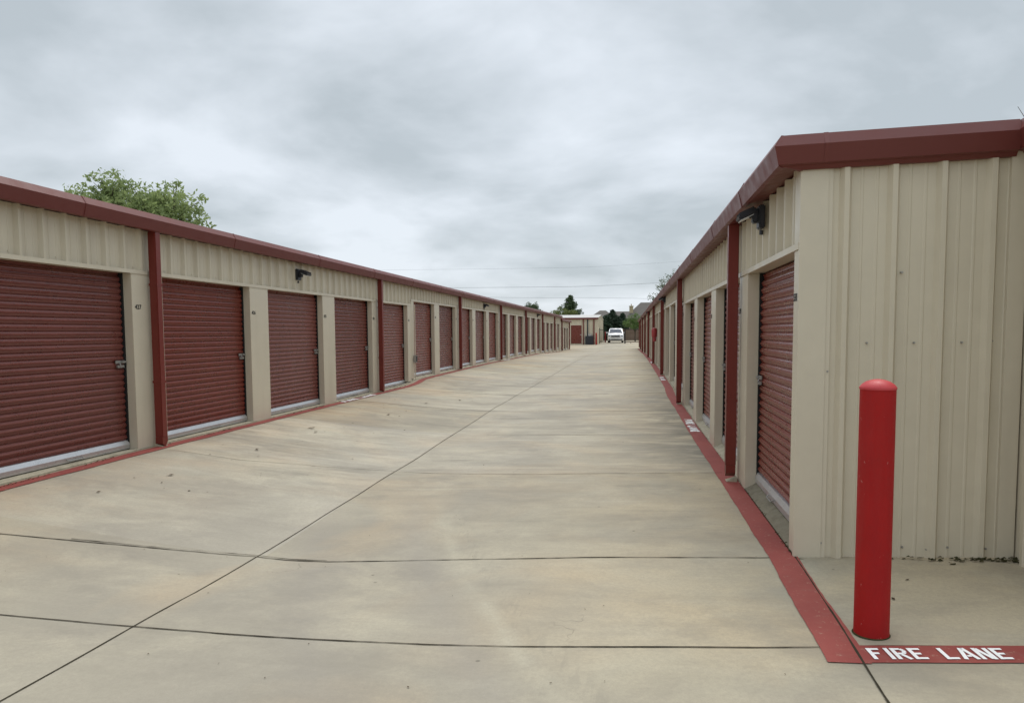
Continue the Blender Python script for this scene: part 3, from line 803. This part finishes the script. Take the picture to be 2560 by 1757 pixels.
m = MB(); m.box(-.2, .16, -.15, .2, .98, 1.2, .02); m.tube([(0, 0, 1.2), (0, 0, 1.32)], .03, 8); m.build('meter_box', M['roof'], r, local=True)

# ------------------------------------------------------------------ gate and fences
g = empty('gate', (-1.9, 92, -1.5), 'open black sliding gate with posts across the far end of the lane', 'gate')
zb = -1.52
for x, w, h in ((-3.46, .05, 1.92), (-.37, .085, 1.82)):
    m = MB(); m.box(x - w, x + w, 92 - w, 92 + w, zb, zb + h, .01); m.build('post', M['fence'], g)
m = MB(); m.box(-3.46, -2.85, 91.97, 92.03, .17, .24); m.box(-3.46, -2.7, 91.97, 92.03, -1.28, -1.21)
for k in range(4): m.box(-3.3 + k * .17, -3.27 + k * .17, 91.985, 92.015, -1.21, .17)
m.build('short_panel', M['fence'], g)
m = MB(); m.box(-.3, 4.4, 91.97, 92.03, .17, .24)
for k in range(36): m.box(-.2 + k * .128, -.185 + k * .128, 91.99, 92.01, -1.3, .32)
m.build('sliding_panel', M['fence'], g)
m = MB(); m.box(-.3, 4.4, 91.96, 92.04, -1.37, -1.29); m.build('bottom_rail', M['rust'], g)
m = MB(); m.lathe([(.05, -.02), (.05, .02)], 0, 0, 12)
for v in m.bm.verts: v.co = Vector((v.co.x * 1.0 + .35, 92 + v.co.z, zb + .09 + v.co.y))
m.build('wheel', M['fence'], g)
f = empty('wooden_fence', (4, 112, -1.4), 'weathered brown wooden fence behind the gate on the right', 'fence')
m = MB()
for k in range(110):
    x = -1.6 + k * .145; m.box(x, x + .138, 112 + random.uniform(-.01, .01), 112.02 + .01, -1.38, .32 + random.uniform(-.02, .02))
m.build('boards', M['wood'], f)
m = MB()
for z in (-1.0, -.2): m.box(-1.6, 14.3, 111.94, 111.985, z, z + .09)
m.build('rail', M['wood'], f)

# ------------------------------------------------------------------ car
car = empty('car', (-1.56, 95.0, zg(-1.56, 95)), 'white full-size SUV facing the camera behind the open gate', 'car')
def carbody():
    m = MB()
    # stations from the nose (y=0) to the tail, half-width and height outline
    st = [(0.00, .90, .42, .98), (.06, .98, .30, 1.06), (.25, 1.01, .26, 1.13), (1.15, 1.02, .26, 1.22), (1.28, 1.02, .26, 1.24), (4.9, 1.01, .28, 1.22), (5.15, .97, .36, 1.15)]
    rings = []
    for y, w, z0, z1 in st:
        rings.append([(-w + .05, y, z0), (w - .05, y, z0), (w, y, z0 + .12), (w, y, z1 - .22), (w - .05, y, z1 - .06), (w - .18, y, z1), (0, y, z1 + .03), (-w + .18, y, z1), (-w + .05, y, z1 - .06), (-w, y, z1 - .22), (-w, y, z0 + .12)])
    m.sweep(rings); return m
b = carbody().build('body', M['carwhite'], car, smooth=35, local=True)
m = MB()
cab = [(1.25, .92, 1.2, 1.22), (1.95, .80, 1.2, 1.80), (2.3, .78, 1.2, 1.86), (4.6, .78, 1.2, 1.84), (5.05, .86, 1.2, 1.25)]
rings = [[(-.96, y, z0), (.96, y, z0), (w, y, z1 - .04 if z1 > 1.3 else z1), (w - .12, y, z1), (-w + .12, y, z1), (-w, y, z1 - .04 if z1 > 1.3 else z1)] for y, w, z0, z1 in cab]
m.sweep(rings); m.build('cabin', M['carwhite'], car, smooth=35, local=True)
m = MB(); 
m.sweep([[(-.84, 1.275, 1.245), (.84, 1.275, 1.245), (.84, 1.29, 1.235), (-.84, 1.29, 1.235)], [(-.69, 1.90, 1.755), (.69, 1.90, 1.755), (.69, 1.93, 1.75), (-.69, 1.93, 1.75)]])
for v in m.bm.verts: v.co.y -= .03; v.co.z += .012
m.build('windscreen', M['glass'], car, local=True)
m = MB()
for s in (-1, 1):
    m.sweep([[(s * .95, y, 1.27), (s * .90, y, 1.27), (s * .80, y, 1.68), (s * .83, y, 1.68)] for y in (1.95, 4.6)])
m.build('side_window', M['glass'], car, local=True)
m = MB(); m.box(-.56, .56, -.035, .10, .70, 1.0, .04); gr = m.build('grille', M['tyre'], car, local=True)
m = MB()
for z in (.705, .985): m.box(-.58, .58, -.045, -.02, z - .014, z + .014)
for x in (-.575, .575): m.box(x - .014, x + .014, -.045, -.02, .70, 1.0)
for k in range(5): m.box(-.53, .53, -.040, -.03, .745 + k * .05, .757 + k * .05)
m.build('grille_bars', M['chrome'], gr, local=True)
for s in (-1, 1):
    m = MB(); p, q = sorted((s * .64, s * .93)); m.box(p, q, -.01, .12, .78, .98, .03); m.build('headlight', M['headlamp'], car, local=True)
    m = MB(); p, q = sorted((s * .62, s * .9)); m.box(p, q, -.015, .1, .43, .52, .02); m.build('fog_lamp', M['tyre'], car, local=True)
    m = MB(); p, q = sorted((s * 1.02, s * 1.24)); m.box(p, q, 1.42, 1.52, 1.22, 1.38, .03); m.tube([(s * .95, 1.5, 1.25), (s * 1.05, 1.48, 1.27)], .025, 6); m.build('mirror', M['carwhite'], car, local=True)
    for y in (.95, 3.95):
        m = MB(); m.lathe([(.26, -.13), (.37, -.12), (.39, -.08), (.39, .08), (.37, .12), (.26, .13)], 0, 0, 24)
        for v in m.bm.verts: v.co = Vector((v.co.z + s * .86, v.co.x + y, v.co.y + .385))
        w_ = m.build('wheel', M['tyre'], car, smooth=40, local=True)
        m = MB(); m.lathe([(.05, -.02), (.25, -.015), (.25, .015), (.05, .02)], 0, 0, 20)
        for v in m.bm.verts: v.co = Vector((v.co.z + s * .985, v.co.x + y, v.co.y + .385))
        m.build('rim', M['chrome'], w_, local=True)
m = MB(); m.box(-.88, .88, -.025, .06, .33, .41, .015); m.box(-.55, .55, -.03, .05, .44, .50, .015); m.build('air_intake', M['tyre'], car, local=True)
m = MB(); m.box(-.17, .17, -.045, -.03, .53, .64); m.build('number_plate', M['paint_white'], car, local=True)

# ------------------------------------------------------------------ trees
def leaves(m, centre, n, r, size, rnd, flat=.8):
    for _ in range(n):
        while True:
            d = Vector((rnd.uniform(-1, 1), rnd.uniform(-1, 1), rnd.uniform(-1, 1)))
            if d.length <= 1: break
        p = Vector(centre) + Vector((d.x * r, d.y * r, d.z * r * flat))
        a = Vector((rnd.gauss(0, 1), rnd.gauss(0, 1), rnd.gauss(0, 1))).normalized()
        b = a.cross(Vector((rnd.gauss(0, 1), rnd.gauss(0, 1), rnd.gauss(0, 1)))).normalized()
        s = size * rnd.uniform(.6, 1.25)
        m.quad(p - a * s, p + b * s * .45, p + a * s, p - b * s * .45)
def lobes_tree(name, label, base_, lobes, leafm, size, rnd, clusters=60, per=26, cr=.42, trunk_r=.25, shell=.55, group=None):
    r = empty(name, base_, label, 'tree', group)
    B = Vector(base_)
    m = MB(); t = MB()
    top = max(l[0][2] for l in lobes)
    fork = Vector((B.x, B.y, lerp(B.z, min(l[0][2] for l in lobes), .55)))
    t.tube([B - Vector((0, 0, .1)), lerp(B, fork, .5), fork], [trunk_r * 1.25, trunk_r, trunk_r * .85], 10)
    for (c, rad) in lobes:
        c = Vector(c)
        mid = lerp(fork, c, .5) + Vector((rnd.uniform(-.3, .3), rnd.uniform(-.3, .3), .25))
        t.tube([fork, mid, c], [trunk_r * .5, trunk_r * .28, trunk_r * .08], 6)
        vol = (rad[0] * rad[1] * rad[2]) ** (2 / 3.)
        for _ in range(int(clusters * vol)):
            d = Vector((rnd.gauss(0, 1), rnd.gauss(0, 1), rnd.gauss(0, 1))).normalized() * rnd.uniform(shell, 1) * rnd.uniform(.8, 1.06)
            p = c + Vector((d.x * rad[0], d.y * rad[1], d.z * rad[2]))
            if rnd.random() < .3: t.tube([lerp(c, p, .3), p], [.02 * trunk_r / .25, .008], 4, False)
            leaves(m, p, rnd.randint(int(per * .6), int(per * 1.3)), cr * rnd.uniform(.6, 1.2), size, rnd)
    t.build('trunk', M['bark'], r, smooth=40)
    m.build('crown', leafm, r, recalc=False)
    return r
def cone_tree(name, label, base_, h, w, leafm, size, rnd, n=120, per=34, group=None, cr=.3, low=.12):
    r = empty(name, base_, label, 'tree', group); B = Vector(base_)
    m = MB(); t = MB()
    t.tube([B - Vector((0, 0, .1)), B + Vector((0, 0, h * .5)), B + Vector((0, 0, h * .97))], [w * .06, w * .035, .01], 8)
    leaves(m, B + Vector((0, 0, h * .96)), per, .09 * h / 6, size, rnd, 4)
    for i in range(n):
        f = low + (1 - low) * (i + rnd.random()) / n
        rr = w / 2 * (1 - f) ** .75 * rnd.uniform(.45, 1.12) + .05
        a = rnd.uniform(0, 6.283)
        p = B + Vector((rr * math.cos(a), rr * math.sin(a), h * f + rr * .22))
        t.tube([B + Vector((0, 0, h * f - rr * .1)), p], [.03, .01], 4, False)
        for q in (1, .72, .45):
            c = lerp(B + Vector((0, 0, h * f)), p, q)
            leaves(m, c, int(per * .6), cr * (.5 + .5 * (1 - f)) * rnd.uniform(.7, 1.2), size, rnd, .7)
    t.build('trunk', M['bark'], r, smooth=40); m.build('crown', leafm, r, recalc=False)
    return r
rnd = random.Random(11)
lobes_tree('broadleaf_tree', 'large leafy green tree rising behind the roof of the left building', (-20.8, 30, -1.5),
    [((-22.5, 30, 5.85), (1.35, 1.5, 1.45)), ((-21.0, 30.4, 5.2), (1.7, 1.8, 1.55)), ((-19.5, 29.9, 4.95), (1.6, 1.6, 1.6)), ((-24.35, 30, 5.75), (.95, 1.2, .85)), ((-25.1, 30.2, 5.3), (.9, 1.2, 1.0)), ((-22.2, 30.6, 3.9), (2.2, 2.0, 1.4)),
     ((-18.6, 29.7, 3.9), (1.0, 1.2, 1.0)), ((-19.9, 30.3, 3.4), (2.0, 1.8, 1.2)), ((-17.6, 29.8, 3.75), (.75, .8, .85)), ((-16.7, 29.9, 3.2), (.7, .7, .75))],
    M['leaf'], .105, rnd, clusters=66, per=22, cr=.36, shell=.3, trunk_r=.3)
lobes_tree('broadleaf_tree', 'sparse light-crowned tree showing over the right building roof', (5.4, 88, -1.5),
    [((2.9, 88, 3.7), (.8, .8, .9)), ((3.8, 88, 4.9), (1.0, 1.0, 1.2)), ((4.9, 88, 5.7), (1.2, 1.2, 1.1)), ((6.2, 88, 6.3), (1.4, 1.3, 1.3)), ((4.2, 88.3, 3.2), (1.4, 1.3, 1.0))],
    M['leaf_grey'], .10, rnd, clusters=26, per=12, cr=.36, shell=.3)
cone_tree('cedar_tree', 'pointed cedar tree standing behind the far cross building', (-9.6, 125, -1.5), 7.5, 7.2, M['leaf_ev'], .12, rnd, n=230, per=36, cr=.42)
lobes_tree('bushy_tree', 'olive green bushy tree in front of the pointed cedar', (-10.8, 121, -1.5), [((-10.7, 121, 2.6), (1.7, 1.4, 1.5)), ((-8.9, 121, 2.3), (1.6, 1.3, 1.3)), ((-12.0, 121, 2.1), (1.1, 1.0, 1.2)), ((-7.7, 121, 1.8), (1.1, 1.0, 1.0))], M['leaf_olive'], .13, rnd, clusters=44, per=24, cr=.36)
lobes_tree('bushy_tree', 'dark bushy tree top just above the end of the left roof', (-15.6, 120, -1.5), [((-16.0, 120, 3.7), (.8, .8, .9)), ((-15.0, 120, 3.9), (.7, .8, .95)), ((-15.4, 120, 2.9), (1.5, 1.3, 1.2)), ((-13.9, 120, 2.6), (.7, .7, .8))], M['leaf_ev'], .12, rnd, clusters=50, per=24, cr=.34)
k = 0
for x, y, h, w, lab in ((-3.3, 116, 3.9, 2.8, 'dark evergreen tree left of the white car'), (-2.45, 118, 4.75, 2.2, 'tallest dark evergreen tree behind the white car'), (-1.6, 116.5, 3.7, 2.4, 'middle dark evergreen tree behind the white car'), (-.85, 118, 4.2, 2.0, 'slim dark evergreen tree to the right behind the white car')):
    cone_tree('evergreen_tree', lab, (x, y, -1.45), h, w * 1.75, M['leaf_dark'], .11, rnd, n=190, per=36, cr=.40, low=.02, group='dark evergreens behind the gate')
lobes_tree('young_tree', 'light green young tree beside the end of the right building', (1.0, 107, -1.45), [((.1, 107, 1.25), (1.0, .9, .8)), ((1.1, 107, 1.6), (1.0, .9, .95)), ((.9, 107, .85), (1.6, 1.2, .55)), ((2.0, 107, 1.1), (.9, .9, .8))], M['leaf_light'], .09, rnd, clusters=52, per=24, cr=.3, trunk_r=.09)
# twig tip showing over the end wall of the right building
tw = empty('bare_twig', (8.2, 18.2, -1.5), 'thin bare tree twigs poking above the right building roof', 'tree')
m = MB(); m.tube([(8.9, 18.2, -1.5), (8.9, 18.2, 2.5), (8.85, 18.2, 4.4), (8.75, 18.2, 5.25)], [.09, .06, .025, .008], 8)
for p, q in (((8.87, 18.2, 4.4), (9.35, 18.2, 5.05)), ((9.2, 18.2, 4.8), (9.15, 18.2, 5.15)), ((8.8, 18.2, 4.9), (8.6, 18.2, 5.1)), ((8.87, 18.2, 4.2), (8.5, 18.3, 4.9))): m.tube([p, q], [.012, .005], 5)
m.build('branch', M['bark'], tw)

# ------------------------------------------------------------------ houses beyond
def hip_roof(m, x0, x1, y0, y1, ze, zr, inset):
    a = [(x0, y0, ze), (x1, y0, ze), (x1, y1, ze), (x0, y1, ze)]
    ym = (y0 + y1) / 2; r0, r1 = (x0 + inset, ym, zr), (x1 - inset, ym, zr)
    m.quad(a[0], a[1], r1, r0); m.quad(a[2], a[3], r0, r1)
    m.bm.faces.new([m.bm.verts.new(q) for q in (a[1], a[2], r1)]); m.bm.faces.new([m.bm.verts.new(q) for q in (a[3], a[0], r0)])
    m.box(x0, x1, y0, y1, ze - .2, ze - .01)
def house(loc, label, bodies, chim=None, windows=()):
    h = empty('house', loc, label, 'house', 'houses beyond the storage yard')
    m = MB()
    for x0, x1, y0, y1, ze, zr, ins in bodies: m.box(x0 + .4, x1 - .4, y0 + .4, y1 - .4, -1.4, ze - .21)
    m.build('wall', M['brick'], h)
    m = MB()
    for b_ in bodies: hip_roof(m, *b_)
    rf = m.build('roof', M['shingle'], h)
    if chim:
        x, y, z0, z1 = chim
        m = MB(); m.box(x - .38, x + .38, y - .4, y + .4, z0, z1); m.box(x - .45, x + .45, y - .47, y + .47, z1, z1 + .12); m.tube([(x, y, z1 + .1), (x, y, z1 + .5)], .1, 8)
        m.build('chimney', M['limestone'], rf)
    for x, y, z in windows:
        m = MB(); m.box(x - .5, x + .5, y - .03, y + .03, z - .6, z + .6); m.build('window', M['glass'], h)
house((-5.2, 172, -1.4), 'grey-roofed house beyond the far building on the left', [(-9.2, -2.4, 168, 180, 2.75, 4.85, 2.7)], windows=[(-4, 168.38, 1.2)])
house((-1.5, 165, -1.4), 'low grey-roofed house between its two taller neighbours', [(-4.5, 2.5, 160, 170, 2.5, 4.35, 1.2)], windows=[(-2, 160.38, 1.2)])
house((4, 152, -1.4), 'large hip-roofed house with a tan chimney behind the right building', [(-.9, 12, 146, 158, 2.4, 5.75, 3.4)], chim=(.62, 148.5, 2.5, 4.85), windows=[(1.5, 146.38, 1.0)])

# ------------------------------------------------------------------ overhead wires
for i, (za, zm, zc, lab) in enumerate(((11.3, 11.1, 11.6, 'topmost of the three overhead cables'), (8.1, 7.85, 8.25, 'middle of the three overhead cables'), (6.8, 5.95, 5.55, 'lowest of the three overhead cables'))):
    m = MB(); pts = []
    for k in range(41):
        t = k / 40; x = lerp(-75, 45, t)
        s = (x + 9) / 10.
        z = zm + (za - zm) * (max(0, -x - 9) / 32.) ** 1.6 + (zc - zm) * (max(0, x + 9) / 14.) ** 1.3 if x < 12 else zm + (zc - zm) * 1.6
        pts.append((x, 130 + i * .6, z))
    m.tube(pts, (.011, .024, .018)[i], 5)
    o = m.build('overhead_cable', M['wire']); tag(o, lab, 'cable', 'power lines across the sky')

# ------------------------------------------------------------------ small stuff on the ground
rnd = random.Random(5)
m = MB()
def bit(x, y, s, lift=.004):
    z = zg(x, y) + lift; a = rnd.uniform(0, 6.28); n = 6; pts = []
    for k in range(n):
        t = a + k * 2 * math.pi / n; rr = s * rnd.uniform(.45, 1) * (1.3 if k % 3 == 0 else .7)
        pts.append((x + rr * math.cos(t), y + rr * math.sin(t), z + rnd.uniform(.001, s * .35)))
    m.bm.faces.new([m.bm.verts.new(q) for q in pts])
for _ in range(46): bit(rnd.uniform(-5.5, -3.6), rnd.uniform(5.6, 17), rnd.choice((.008, .010, .014, .02)))
for x, y, s in ((-4.85, 7.2, .045), (-4.75, 6.9, .018), (-5.0, 6.3, .022), (-4.75, 8.9, .045), (-4.55, 8.55, .02), (-5.05, 8.3, .02), (-4.9, 10.9, .06), (-4.7, 10.6, .05), (-4.4, 13.2, .04), (-4.3, 15.4, .05), (-3.8, 16.5, .04)): bit(x, y, s, .008)
for _ in range(60): bit(rnd.uniform(-5, 2.6), rnd.uniform(2.3, 7), rnd.choice((.004, .006, .008)))
for _ in range(50): bit(rnd.uniform(-5.4, .9), rnd.uniform(9, 34), rnd.choice((.01, .014, .022)))
for x, y in ((1.55, 4.55), (1.36, 4.1), (1.75, 4.9)): bit(x, y, .018)
tag(m.build('leaf_litter', M['litter'], recalc=False), 'scattered dead leaf crumbs on the concrete lane', 'leaf litter', kind='stuff')
m = MB()
for _ in range(1500):
    y = 5.4 + 34 * rnd.random() ** 1.7; x = 1.180 + rnd.gauss(-.004, .007)
    s = rnd.uniform(.003, .010); z = zg(x, y) + rnd.uniform(.008, .018)
    m.quad((x - s, y - s, z), (x + s, y - s * rnd.random(), z + rnd.uniform(0, s)), (x + s * rnd.random(), y + s, z + rnd.uniform(0, s)), (x - s, y + s * .6, z))
for _ in range(420):
    y = 5.9 + 13 * rnd.random(); x = XL + .05 + rnd.gauss(.03, .008)
    if math.sin(y * 2.1) + math.sin(y * 5.3) < .3: continue
    s = rnd.uniform(.005, .013); z = zg(x, y) + rnd.uniform(.004, .02)
    m.quad((x - s, y - s, z), (x + s, y - s * rnd.random(), z), (x + s * rnd.random(), y + s, z + rnd.uniform(0, s)), (x - s, y + s * .6, z))
for _ in range(85):
    x = 1.2 + 1.38 * rnd.random() ** .28; y = YE - .035 - abs(rnd.gauss(0, .018)) * (1 + (x > 2) * 1.2)
    s = rnd.uniform(.004, .014); z = zg(x, y) + rnd.uniform(.002, .02 if x > 1.9 else .006)
    m.quad((x - s * 2, y - s, z), (x + s, y - s * rnd.random(), z), (x + s * 2 * rnd.random(), y + s, z + rnd.uniform(0, s)), (x - s, y + s * .6, z))
tag(m.build('moss', M['moss'], recalc=False), 'moss and dirt packed along the slab edges', 'moss', kind='stuff')

# ------------------------------------------------------------------ camera
F, PX, PY, W_, H_ = 1850., 1280., 960., 2560., 1757.
pitch, yaw, roll = R(4.0248), R(8.9123), .0063
cam = bpy.data.cameras.new('camera'); co = bpy.data.objects.new('camera', cam); C.objects.link(co)
def wdir(r):
    X, Y, Z = r; cp, sp = math.cos(pitch), math.sin(pitch)
    Y, Z = Y * cp + Z * sp, -Y * sp + Z * cp
    c, s = math.cos(yaw), math.sin(yaw)
    return Vector((X * c - Y * s, X * s + Y * c, Z))
cr, sr = math.cos(roll), math.sin(roll)
right = wdir((cr, 0, -sr)); down = wdir((-sr, 0, -cr)); fwd = wdir((0, 1, 0))
up = -down
co.matrix_world = Matrix(((right.x, up.x, -fwd.x, 0), (right.y, up.y, -fwd.y, 0), (right.z, up.z, -fwd.z, H), (0, 0, 0, 1)))
cam.sensor_width = 36; cam.lens = F / W_ * 36; cam.shift_y = (PY - H_ / 2) / W_
cam.clip_start = .05; cam.clip_end = 3000
sc.camera = co

# ------------------------------------------------------------------ sky and light
w = bpy.data.worlds.new('World'); sc.world = w; w.use_nodes = True
t = NT(w.node_tree); bg = t.n['Background']
EL, AZ = R(60), R(10)
sky = t.add('ShaderNodeTexSky', sky_type='NISHITA', sun_disc=False); sky.sun_elevation = EL; sky.sun_rotation = AZ
g = t.add('ShaderNodeTexCoord').outputs['Generated']
sx = t.add('ShaderNodeSeparateXYZ'); t.set(sx.inputs[0], g)
zc = t.math('MAXIMUM', sx.outputs[2], 0.0)
den = t.math('ADD', zc, .30)
cv = t.add('ShaderNodeCombineXYZ'); t.set(cv.inputs[0], t.math('DIVIDE', sx.outputs[0], den)); t.set(cv.inputs[1], t.math('DIVIDE', sx.outputs[1], den))
n1 = t.noise(t.mapping(cv.outputs[0], (1, 1.1, 1), (0, 0, R(20)), (4.3, 1.2, 0)), 1.3, 6, .52, .30)
n2 = t.noise(t.mapping(cv.outputs[0], (1, 1.3, 1), (0, 0, R(-12)), (1.7, 8.1, 0)), 3.0, 5, .5, .2)
n = t.math('ADD', t.math('MULTIPLY', n1, .76), t.math('MULTIPLY', n2, .24))
f = t.ramp(n, .40, .60)
lowc = t.mix(f, rgb(.40, .445, .475), rgb(.64, .685, .735))
zen = t.ramp(zc, .0, 1.0, 1.0, 1.0)
up_ = t.ramp(zc, .42, 1.0, 1.0, 2.0)
cl = t.mix(1, lowc, None, 'MULTIPLY') if False else lowc
ccm = t.add('ShaderNodeVectorMath', operation='SCALE'); t.set(ccm.inputs[0], cl); t.set(ccm.inputs['Scale'], up_)
skys = t.add('ShaderNodeVectorMath', operation='SCALE'); t.set(skys.inputs[0], sky.outputs[0]); skys.inputs['Scale'].default_value = .09
mixn = t.mix(.93, skys.outputs[0], ccm.outputs[0])
t.set(bg.inputs[0], mixn); bg.inputs[1].default_value = 1.0
sun = bpy.data.lights.new('sun', 'SUN'); sun.energy = 1.5; sun.angle = R(30); sun.color = (1, .95, .88)
so = bpy.data.objects.new('sun', sun); C.objects.link(so)
so.rotation_euler = Vector((math.sin(AZ) * math.cos(EL), math.cos(AZ) * math.cos(EL), math.sin(EL))).to_track_quat('Z', 'Y').to_euler()
sc.view_settings.view_transform = 'Standard'; sc.view_settings.look = 'None'; sc.view_settings.gamma = 1
sc.view_settings.exposure = 0.38
